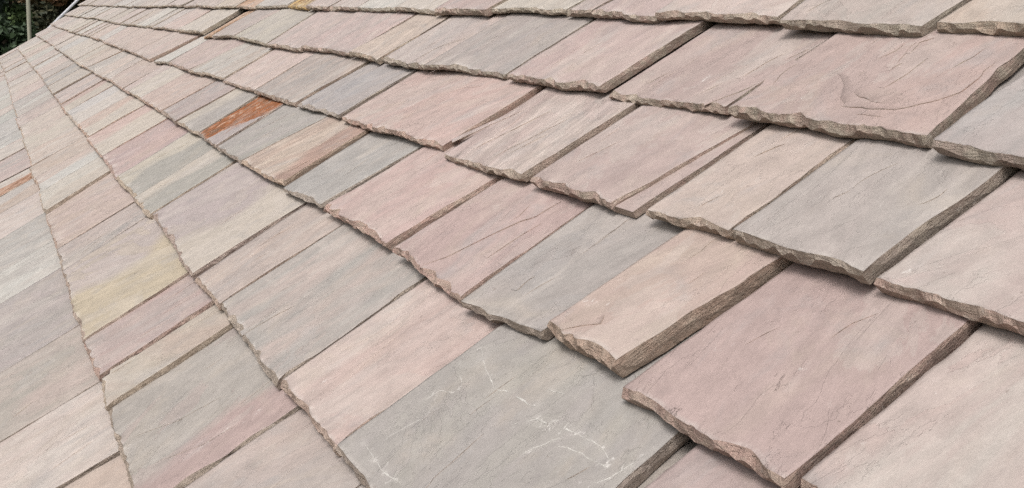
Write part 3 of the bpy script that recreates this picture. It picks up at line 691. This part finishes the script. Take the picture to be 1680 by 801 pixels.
def build_slate(idx, row):
    k, ul, ur, vl, vr, kl, kr, t, Hb, L, tints, ex = row
    rng = np.random.default_rng(1000 + idx)
    um, vm = (ul + ur) / 2, (vl + vr) / 2
    dist = math.sqrt(um * um + (vm + 0.1) ** 2 + 0.36)
    gap = min(0.006, 0.0011 * max(0.0, dist - 2.5))
    ul, ur = ul + gap * 0.4, ur - gap
    W = ur - ul
    shown = 0.30
    if dist < 1.9: du, nv = 0.0042, 30
    elif dist < 3.0: du, nv = 0.009, 18
    elif dist < 5.5: du, nv = 0.016, 10
    else: du, nv = 0.035, 5
    cd = 0.0035 if (ex.get('fleck') or tints == 'GV') else (0.016 if (k >= 3 and dist < 4) else 0.012) * rng.uniform(0.6, 1.1)
    nu = max(5, int(W / du) + 1)
    a = np.linspace(0, 1, nu)
    tau = max(0.02, Hb - t) / L
    near = dist < 5.5
    tilt = rng.normal(0, 0.0026)
    # rows: s measured up the slope from the butt; the part under the next course is one long row
    srow = np.concatenate([shown * (np.linspace(0, 1, nv) ** 1.15), [L]])
    front = chips(rng, a * W, cd, 42)
    front = front + (0.0045 if k <= 2 else 0.0025)
    front_low = smooth_noise(rng, nu, nu * 0.02 / W + 1, 0.0012)
    side_l = 0.4 * chips(rng, srow, 0.004, 8) + smooth_noise(rng, len(srow), 4, 0.0008)
    side_r = chips(rng, srow, 0.007, 20) + smooth_noise(rng, len(srow), 3, 0.0011) + smooth_noise(rng, len(srow), 9, 0.0018)
    side_l[-1] = side_r[-1] = 0
    if idx % 3 == 0 or tints in ('NS', 'PM'):
        side_r *= 0.55
    butt = vl + (vr - vl) * a + smooth_noise(rng, nu, nu / 4, 0.0018) * min(1, 3 / dist)

    def P(ai, s, cl=0.0, cr=0.0):
        left = ul + kl * s + cl
        rgt = ur + kr * s - cr
        return left + (rgt - left) * ai

    verts, patch = [], []
    ca = tints[0]; split = ex.get('split')
    rust = ex.get('rust')

    def add(u, v, w, p):
        verts.append((u, v, w)); patch.append(p); return len(verts) - 1

    def top_w(u, v, s, ai):
        return Hb - tau * s + tilt * (ai - 0.5) * 2 + undulate(idx, u, v)

    def patch_of(ai, s):
        e = s / 0.24
        if rust:
            return 1.0 if ai < 0.5 + 0.6 * e - 0.07 * math.sin(7 * e) else 0.0
        if split:
            return min(1.0, max(0.0, 0.5 + (ai - split - 0.06 * math.sin(5 * e + idx)) * 3.0)) * 1.3 - 0.15
        return 0.42
    grid = np.zeros((len(srow), nu), int)
    for j, s in enumerate(srow):
        for i in range(nu):
            c = front[i]
            sj = c + (s - 0) * (1 - c / L) if j < len(srow) - 1 else s
            cl = side_l[j]; cr = side_r[j]
            u = P(a[i], sj, cl, cr)
            v = butt[i] + sj
            ed = min(1.0, min(j / 2.0 if near else 1, 1))
            w = top_w(u, v, sj, a[i])
            if near:                                            # slightly worn arrises
                if j == 0: w -= 0.0003
                if i == 0 or i == nu - 1: w -= 0.0002
            grid[j, i] = add(u, v, w, patch_of(a[i], sj))
    faces, mi, sm = [], [], []
    for j in range(len(srow) - 1):
        for i in range(nu - 1):
            faces.append((int(grid[j, i]), int(grid[j, i + 1]), int(grid[j + 1, i + 1]), int(grid[j + 1, i]))); mi.append(0); sm.append(True)
    # boundary loop, counter-clockwise from above
    loop = [(0, i) for i in range(nu)] + [(j, nu - 1) for j in range(1, len(srow))] + [(len(srow) - 1, i) for i in range(nu - 2, -1, -1)] + [(j, 0) for j in range(len(srow) - 2, 0, -1)]
    n = len(loop)
    m1, m2 = [], []
    mid_f = smooth_noise(rng, n, max(1, 0.012 / du), 0.22)
    mid_o = smooth_noise(rng, n, max(1, 0.010 / du), 0.0014)
    for q, (j, i) in enumerate(loop):
        s = srow[j]
        ov = 0.0; ou = 0.0
        if j == 0: ov = -mid_o[q] * 0.6 + front[i] * 0.12
        s_out = s if j else 0.0
        bu = P(a[i], s_out)
        if i == nu - 1: bu += mid_o[q] * 0.5 - 0.35 * side_r[j]
        if i == 0: bu += mid_o[q] * 0.5 + 0.35 * side_l[j]
        bv = butt[i] + s_out
        tw = top_w(bu, bv, s_out, a[i])
        fr = min(0.75, max(0.2, 0.45 + mid_f[q]))
        p = patch[grid[j, i]]
        m1.append(add(bu, bv + ov, tw - t * fr, p))
        m2.append(add(bu + (0.0015 if i == 0 else 0) - (0.0015 if i == nu - 1 else 0), bv + ((0.001 if k <= 2 else 0.004) + 1.6 * abs(front_low[i]) if j == 0 else 0), tw - t, p))
    top = [int(grid[j, i]) for j, i in loop]
    for q in range(n):
        r = (q + 1) % n
        faces.append((top[q], m1[q], m1[r], top[r])); mi.append(1); sm.append(False)
        faces.append((m1[q], m2[q], m2[r], m1[r])); mi.append(1); sm.append(False)
    faces.append(tuple(reversed(m2))); mi.append(1); sm.append(False)

    # a lower ledge where the top layer has split away along the right-hand side
    if 'ledge' in ex:
        lu, lv, lk, drop = ex['ledge']
        m = 26
        ss = np.linspace(0, 0.30, m)
        ins = smooth_noise(rng, m, 3, 0.0012)
        A, Bv, Cc, Dd = [], [], [], []
        for q, s in enumerate(ss):
            u0 = P(1.0, s) - 0.012
            w0 = Hb - tau * s - drop
            u1 = lu + lk * s + ins[q]
            v0 = vr + s
            A.append(add(u0, v0, w0, 0.42)); Bv.append(add(max(u1, u0 + 0.004), v0 + (lv - vr if q == 0 else 0), w0 - 0.0008, 0.42))
            Cc.append(add(max(u1, u0 + 0.004), v0 + (lv - vr if q == 0 else 0), w0 - (t - drop), 0.42)); Dd.append(add(u0, v0, w0 - (t - drop), 0.42))
        for q in range(m - 1):
            faces.append((A[q], Bv[q], Bv[q + 1], A[q + 1])); mi.append(0); sm.append(False)
            faces.append((Bv[q], Cc[q], Cc[q + 1], Bv[q + 1])); mi.append(1); sm.append(False)
        faces.append((A[0], Dd[0], Cc[0], Bv[0])); mi.append(1); sm.append(False)

    # raised lips where a layer of the stone breaks off
    def lip(pts, h, ramp_w):
        pts = np.array(pts)
        # resample
        seg = np.linalg.norm(np.diff(pts, axis=0), axis=1); cum = np.concatenate([[0], np.cumsum(seg)])
        m = max(6, int(cum[-1] / 0.008))
        x = np.linspace(0, cum[-1], m)
        q = np.stack([np.interp(x, cum, pts[:, 0]), np.interp(x, cum, pts[:, 1])], 1)
        tang = np.gradient(q, axis=0); tang /= np.linalg.norm(tang, axis=1)[:, None] + 1e-9
        nrm = np.stack([tang[:, 1], -tang[:, 0]], 1)             # to the right of the way: the drop
        q = q + nrm * smooth_noise(rng, m, 2, 0.0009)[:, None]
        hh = h * np.clip(np.minimum(x, cum[-1] - x) / (0.22 * cum[-1]), 0, 1) ** 0.7 * (0.8 + 0.3 * np.abs(smooth_noise(rng, m, 3, 1.0)))
        R0, R1, R2 = [], [], []
        for b in range(m):
            for lst, off, hgt in ((R0, -ramp_w, -0.0002), (R1, 0.0, hh[b]), (R2, 0.0004, -0.0004)):
                u = q[b, 0] + nrm[b, 0] * off; v = q[b, 1] + nrm[b, 1] * off
                s = v - (vl + vr) / 2
                ai = min(1, max(0, (u - ul - kl * s) / max(1e-3, W)))
                lst.append(add(u, v, top_w(u, v, s, ai) + hgt, patch_of(ai, s)))
        for b in range(m - 1):
            faces.append((R2[b], R2[b + 1], R1[b + 1], R1[b])); mi.append(1); sm.append(False)
            faces.append((R1[b], R1[b + 1], R0[b + 1], R0[b])); mi.append(0); sm.append(True)

    def dust(pts, width):
        pts = np.array(pts)
        seg = np.linalg.norm(np.diff(pts, axis=0), axis=1); cum = np.concatenate([[0], np.cumsum(seg)])
        m = max(6, int(cum[-1] / 0.004)); x = np.linspace(0, cum[-1], m)
        q = np.stack([np.interp(x, cum, pts[:, 0]), np.interp(x, cum, pts[:, 1])], 1)
        q += np.stack([smooth_noise(rng, m, 3, 0.0012), smooth_noise(rng, m, 3, 0.0012)], 1)
        tang = np.gradient(q, axis=0); tang /= np.linalg.norm(tang, axis=1)[:, None] + 1e-9
        nrm = np.stack([tang[:, 1], -tang[:, 0]], 1)
        hw = np.abs(smooth_noise(rng, m, 2, width)) * np.clip(np.minimum(x, cum[-1] - x) / (0.15 * cum[-1]), 0, 1) + 0.0002
        ids = []
        for b_ in range(m):
            tri = []
            for o_, hh_ in ((-1, -0.0001), (0, 0.0005), (1, -0.0001)):
                u, v = q[b_] + nrm[b_] * o_ * hw[b_]
                s = v - vm
                tri.append(add(u, v, top_w(u, v, s, min(1, max(0, (u - ul - kl * s) / max(1e-3, W)))) + hh_, 0.42))
            ids.append(tri)
        keep = smooth_noise(rng, m, 4, 1.0) > -1.1
        for b_ in range(m - 1):
            if keep[b_]:
                for o_ in (0, 1):
                    faces.append((ids[b_][o_], ids[b_ + 1][o_], ids[b_ + 1][o_ + 1], ids[b_][o_ + 1])); mi.append(2); sm.append(True)

    for (sk, wd, pts) in SCRATCHES:
        mu = sum(p[0] for p in pts) / len(pts); s = sum(p[1] for p in pts) / len(pts) - vm
        if sk == k and dist < 3 and ul + kl * s <= mu < ur + kr * s:
            if ex.get('fleck'):
                dust(pts, 0.0006 if len(pts) > 3 else 0.0005)
    for (lk_, h, pts) in LIPS:
        if lk_ != k: continue
        mu = sum(p[0] for p in pts) / len(pts); mv = sum(p[1] for p in pts) / len(pts)
        s = mv - vm
        if ul + kl * s <= mu < ur + kr * s:
            lip(pts, h * 0.42, 0.02)
    if dist < 3.2:
        for _ in range(rng.integers(1, 5)):                      # small natural ones, along the bed
            ln = rng.uniform(0.03, 0.11); ang = math.radians(90) + rng.normal(0, 0.22)
            s0 = rng.uniform(0.03, 0.2); a0 = rng.uniform(0.12, 0.85)
            u0 = P(a0, s0); v0 = vm + s0
            mid = (u0 + ln / 2 * math.cos(ang) + rng.normal(0, 0.004), v0 + ln / 2 * math.sin(ang))
            e_ = (u0 + ln * math.cos(ang), v0 + ln * math.sin(ang))
            if e_[0] < ur + kr * s0 - 0.012 and u0 > ul + 0.012:
                lip([(u0, v0), mid, e_], rng.uniform(0.0002, 0.0006), 0.012)

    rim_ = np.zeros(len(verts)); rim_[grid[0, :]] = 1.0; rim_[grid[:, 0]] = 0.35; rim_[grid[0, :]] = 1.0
    V = np.array(verts)
    o0 = world(um, vm, Hb)
    Wd = (BASE[None] + V[:, :1] * AX_U + V[:, 1:2] * AX_V + (V[:, 2:3] - H0) * AX_N) - o0[None]
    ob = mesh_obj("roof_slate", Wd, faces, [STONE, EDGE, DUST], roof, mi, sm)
    ob.location = tuple(o0 - ROOT)
    me = ob.data
    nvt = len(V)
    fl_ = np.full(nvt, 0.08 if ex.get('fleck') else rng.uniform(-0.10, 0.04))
    for (sk, wd, pts) in SCRATCHES:
        if sk != k: continue
        pp = np.array(pts)
        for q in range(len(pp) - 1):
            d_ = pp[q + 1] - pp[q]
            tt = np.clip(((V[:, :2] - pp[q]) @ d_) / (d_ @ d_), 0, 1)
            ds = np.linalg.norm(V[:, :2] - pp[q] - tt[:, None] * d_, axis=1)
            fl_ = np.maximum(fl_, 0.40 * np.exp(-(ds / (1.6 * wd)) ** 2) - 0.1)
    ga = rng.normal(0, 0.30) + (0.5 if rng.random() < 0.12 else 0)
    cu, cv = V[:, 0] - um, V[:, 1] - vm
    off = rng.uniform(-40, 40, 3)
    g = np.stack([cu * math.cos(ga) - cv * math.sin(ga) + off[0], cu * math.sin(ga) + cv * math.cos(ga) + off[1], V[:, 2] + off[2]], 1)
    at = me.attributes.new("grain", 'FLOAT_VECTOR', 'POINT'); at.data.foreach_set("vector", g.astype(np.float32).ravel())
    jit = 1 + rng.normal(0, 0.035)
    A4 = np.ones((nvt, 4), np.float32); B4 = np.ones((nvt, 4), np.float32)
    A4[:, :3] = PAL[tints[0]] * jit * (1 + rng.normal(0, 0.012, 3)); B4[:, :3] = PAL['R' if rust else tints[1]] * jit
    for nm, arr in (("tint_a", A4), ("tint_b", B4)):
        at = me.attributes.new(nm, 'FLOAT_COLOR', 'POINT'); at.data.foreach_set("color", arr.ravel())
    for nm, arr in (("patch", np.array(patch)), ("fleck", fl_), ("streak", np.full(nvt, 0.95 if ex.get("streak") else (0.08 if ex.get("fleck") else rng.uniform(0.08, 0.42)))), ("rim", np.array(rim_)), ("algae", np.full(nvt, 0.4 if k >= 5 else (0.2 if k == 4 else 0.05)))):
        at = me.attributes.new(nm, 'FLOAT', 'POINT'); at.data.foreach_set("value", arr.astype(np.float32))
    if ex.get('lab'):
        lab = {('QY'): "golden yellow slate high up the roof", ('VT'): "slate with a bright rust orange layer", ('NS'): "thick tan slate standing proud of its neighbours",
               ('VY'): "grey slate turning straw yellow along its lower side"}.get(tints)
        if lab: ob["label"] = lab
    elif tints == 'OT':
        ob["label"] = "narrow orange slate beside a curled cream slate"
    return ob


for idx, row in enumerate(SLATES):
    build_slate(idx, row)


def prism(name, corners, thick, mat, parent, loc0):
    """a board between four (u, v) corners, its top at height w"""
    vs = [world(*c) - loc0 for c in corners] + [world(c[0], c[1], c[2] - thick) - loc0 for c in corners]
    fs = [(0, 1, 2, 3), (7, 6, 5, 4)] + [(i, i + 4, (i + 1) % 4 + 4, (i + 1) % 4) for i in range(4)]
    return mesh_obj(name, vs, fs, [mat], parent)


c0 = (-12.85, -0.75, -0.02)
deck = prism("roof_boarding", [(-12.95, -0.55, -0.004), (1.2, -0.55, -0.004), (1.2, 1.75, -0.004), (-13.6, 1.75, -0.004)], 0.025, BOARD, roof, ROOT)


def tube(pts, radii, sides=8):
    vs, fs = [], []
    pts = [np.array(p, float) for p in pts]
    for i, p in enumerate(pts):
        d = pts[min(i + 1, len(pts) - 1)] - pts[max(i - 1, 0)]
        d /= np.linalg.norm(d)
        x = np.cross(d, [0.31, 0.87, 0.2]); x /= np.linalg.norm(x); y = np.cross(d, x)
        for q in range(sides):
            an = 2 * math.pi * q / sides
            vs.append(p + radii[i] * (x * math.cos(an) + y * math.sin(an)))
    for i in range(len(pts) - 1):
        for q in range(sides):
            r = (q + 1) % sides
            fs.append((i * sides + q, i * sides + r, (i + 1) * sides + r, (i + 1) * sides + q))
    fs.append(tuple(range(sides - 1, -1, -1))); fs.append(tuple((len(pts) - 1) * sides + q for q in range(sides)))
    return vs, fs


def along(u_, v_, n_):
    """a direction given on the roof axes, in world axes"""
    d = AX_U * u_ + AX_V * v_ + AX_N * n_
    return d / np.linalg.norm(d)


# pale metal rail that rises past the far verge
r0, r1 = along(-0.99797, 0.04519, -0.04495), along(-0.99685, 0.06857, -0.03992)
b0, b1 = cam_pos + r0 * 13.75, cam_pos + r1 * 14.3
step = (b1 - b0)
vs, fs = tube([b0 - step * 0.6, b0, b1, b1 + step * 2.5], [0.017] * 4, 8)
rail0 = b0 - step * 0.6
rail = mesh_obj("metal_rail", [p - rail0 for p in vs], fs, [METAL])
rail.location = tuple(rail0)
rail["label"] = "thin pale metal rail rising behind the far upper edge of the stone roof"
rail["category"] = "rail"

# ---------------------------------------------------------------- ground, hill and trees beyond the roof
GROUND = plain("rough_grass", (0.045, 0.05, 0.022), 0.4, 0.6, 0.95)
HILL = plain("wooded_hillside", (0.020, 0.028, 0.014), 0.6, 0.35, 0.95)
n = 40
vs, fs = [], []
gr = random.Random(3)
for j in range(n + 1):
    for i in range(n + 1):
        x, y = -300 + 600 * i / n, -300 + 600 * j / n
        dd = math.hypot(x, y)
        vs.append((x, y, 0.0 + (gr.uniform(-0.15, 0.15) if dd > 20 else 0)))
for j in range(n):
    for i in range(n):
        q = j * (n + 1) + i
        fs.append((q, q + 1, q + n + 2, q + n + 1))
g = mesh_obj("ground", vs, fs, [GROUND])
g["kind"] = "structure"
vs, fs = [], []
nh, nr = 60, 10
for j in range(nr):
    for i in range(nh + 1):
        an = math.radians(100 + 160 * i / nh)
        rr = 75 + 12 * j
        z = -1 + 26 * (1 - math.exp(-j / 3.0)) * (0.8 + 0.2 * math.sin(an * 9)) + gr.uniform(-0.6, 0.6)
        vs.append((rr * math.cos(an), rr * math.sin(an), z))
for j in range(nr - 1):
    for i in range(nh):
        q = j * (nh + 1) + i
        fs.append((q + 1, q, q + nh + 1, q + nh + 2))
hl = mesh_obj("hillside", vs, fs, [HILL], None, None, [True] * len(fs))
hl["kind"] = "structure"


def px_dir(x, y):
    """direction of sight for a point of the photograph, flattened to the ground"""
    d = fwd + right * ((x - 840) / 1632.3) + down * ((y - 400.5) / 1632.3)
    return d / np.linalg.norm(d)


def crown_mesh(rng, blobs, leaf, count, droop=0.0):
    """leaf-sized faces spread through lumpy clumps, with gaps between them"""
    vs, fs, tone = [], [], []
    for (c, r, tn) in blobs:
        m = int(count * (r[0] * r[2]) / sum(b[1][0] * b[1][2] for b in blobs))
        for _ in range(m):
            d = rng.normal(0, 1, 3); d /= np.linalg.norm(d)
            rad = rng.uniform(0.45, 1.05)
            p = np.array(c) + d * np.array(r) * rad
            x = rng.normal(0, 1, 3); x /= np.linalg.norm(x)
            y = np.cross(x, rng.normal(0, 1, 3)); y /= np.linalg.norm(y)
            y[2] -= droop
            s = leaf * rng.uniform(0.6, 1.4)
            b = len(vs)
            vs += [p - x * s * 0.5, p - y * s * 0.9, p + x * s * 0.5, p + y * s * 0.9]
            fs.append((b, b + 1, b + 2, b + 3))
            tv = min(1, max(0, tn + rng.normal(0, 0.16)))
            tone += [tv] * 4
    return vs, fs, tone


def tree(name, label, x_px, dist, height, width, cols, seed, conifer=False, leaf=0.12, count=9000, low=0.6, group=None):
    rng = np.random.default_rng(seed)
    d = px_dir(x_px, 40); d[2] = 0; d /= np.linalg.norm(d)
    base = np.array([cam_pos[0], cam_pos[1], 0.0]) + d * dist
    base[2] = -0.2
    root = link(bpy.data.objects.new(name, None)); root.location = tuple(base)
    root["label"] = label; root["category"] = "tree"
    if group: root["group"] = group
    blobs = []
    pts = [(0, 0, 0)]; radii = [0.02 * height]
    for i in range(1, 6):
        pts.append((rng.normal(0, 0.06) * i * (0 if conifer else 1), rng.normal(0, 0.06) * i * (0 if conifer else 1), height * 0.9 * i / 5)); radii.append(0.02 * height * (1 - i / 5.5))
    tv, tf = tube(pts, radii, 7)
    for i in range(26 if conifer else 20):
        if conifer:
            z = low + (height - low) * (i + rng.uniform(0, 1)) / 26
            rr = width * (1 - (z - low) / (height - low + 0.3)) * rng.uniform(0.55, 1.0)
            an = rng.uniform(0, 6.283)
            c = (rr * 0.6 * math.cos(an), rr * 0.6 * math.sin(an), z)
            r = (max(0.3, rr * 0.55), max(0.3, rr * 0.55), 0.42)
        else:
            an = rng.uniform(0, 6.283); z = low + (height - low) * rng.uniform(0.05, 0.95)
            rr = width * math.sqrt(max(0.05, 1 - ((z - low) / (height - low) * 2 - 1) ** 2)) * rng.uniform(0.3, 1.0)
            c = (rr * 0.75 * math.cos(an), rr * 0.75 * math.sin(an), z)
            r0_ = width * rng.uniform(0.28, 0.48)
            r = (r0_, r0_, r0_ * 0.75)
        blobs.append((c, r, rng.uniform(0, 1)))
        # a limb to each clump
        zt = max(0.3, c[2] - 0.5 * rr)
        lv, lf = tube([(0, 0, zt), (c[0] * 0.5, c[1] * 0.5, (zt + c[2]) / 2 + 0.1), c], [0.05, 0.035, 0.012], 5)
        o = len(tv); tv += lv; tf += [tuple(q + o for q in f) for f in lf]
    mesh_obj("trunk", tv, tf, [BARK], root)
    vs, fs, tone = crown_mesh(rng, blobs, leaf, count, 0.5 if conifer else 0.1)
    cr = mesh_obj("crown", vs, fs, [leaf_mat(name + "_leaves", cols)], root)
    at = cr.data.attributes.new("leaf_tone", 'FLOAT', 'POINT'); at.data.foreach_set("value", np.array(tone, np.float32))
    return root


DK = [(0.010, 0.020, 0.010), (0.018, 0.036, 0.014), (0.035, 0.062, 0.024)]
GR = [(0.0252, 0.0468, 0.0144), (0.0576, 0.0936, 0.0252), (0.0936, 0.1296, 0.0432)]
BR = [(0.0288, 0.036, 0.0158), (0.072, 0.0612, 0.0252), (0.144, 0.072, 0.0288)]
OL = [(0.0288, 0.0432, 0.0158), (0.0648, 0.0828, 0.0274), (0.1008, 0.108, 0.0396)]
tree("conifer_tree", "tall dark conifer at the left, nearest the frame's corner", -48, 34, 14, 2.3, DK, 11, True, 0.13, 26000, 0.4)
tree("evergreen_tree", "mid green bushy tree just left of the wooden pole", 30, 44, 9.5, 1.5, GR, 12, False, 0.13, 9000, 0.5)
tree("autumn_tree", "brown and orange autumn tree right of the wooden pole", 84, 50, 8.5, 2.0, BR, 13, False, 0.13, 9000, 0.5)
tree("leafy_tree", "bright green leafy tree behind the far upper corner of the roof", 128, 54, 10.5, 1.9, OL, 14, False, 0.13, 9000, 0.5)
tree("evergreen_shrub", "low dark evergreen shrub at the foot of the tall conifer", 4, 31, 5.6, 1.3, DK, 17, False, 0.11, 11000, 0.3)
tree("spruce_tree", "dark spruce farther back between the autumn tree and the pole", 66, 66, 14, 3.0, DK, 15, True, 0.16, 14000, 0.4)
tree("spruce_tree", "dark spruce farther back behind the leafy tree", 160, 68, 15, 3.2, DK, 16, True, 0.16, 12000, 0.4)

# wooden pole standing in front of the trees
pt = cam_pos + px_dir(46, 0) * 27.0
pb = cam_pos + px_dir(48.5, 62) * 27.0
ax = (pt - pb) / (pt[2] - pb[2])
foot = pb - ax * (pb[2] + 0.1)
vs, fs = tube([foot - foot, ax * 3.0, ax * 6.0, ax * 9.0], [0.052, 0.049, 0.046, 0.042], 12)
pole = mesh_obj("wooden_pole", vs, fs, [POLEWOOD], None, None, [True] * len(fs))
pole.location = tuple(foot)
pole["label"] = "slim pale grey wooden pole standing in front of dark trees"
pole["category"] = "pole"
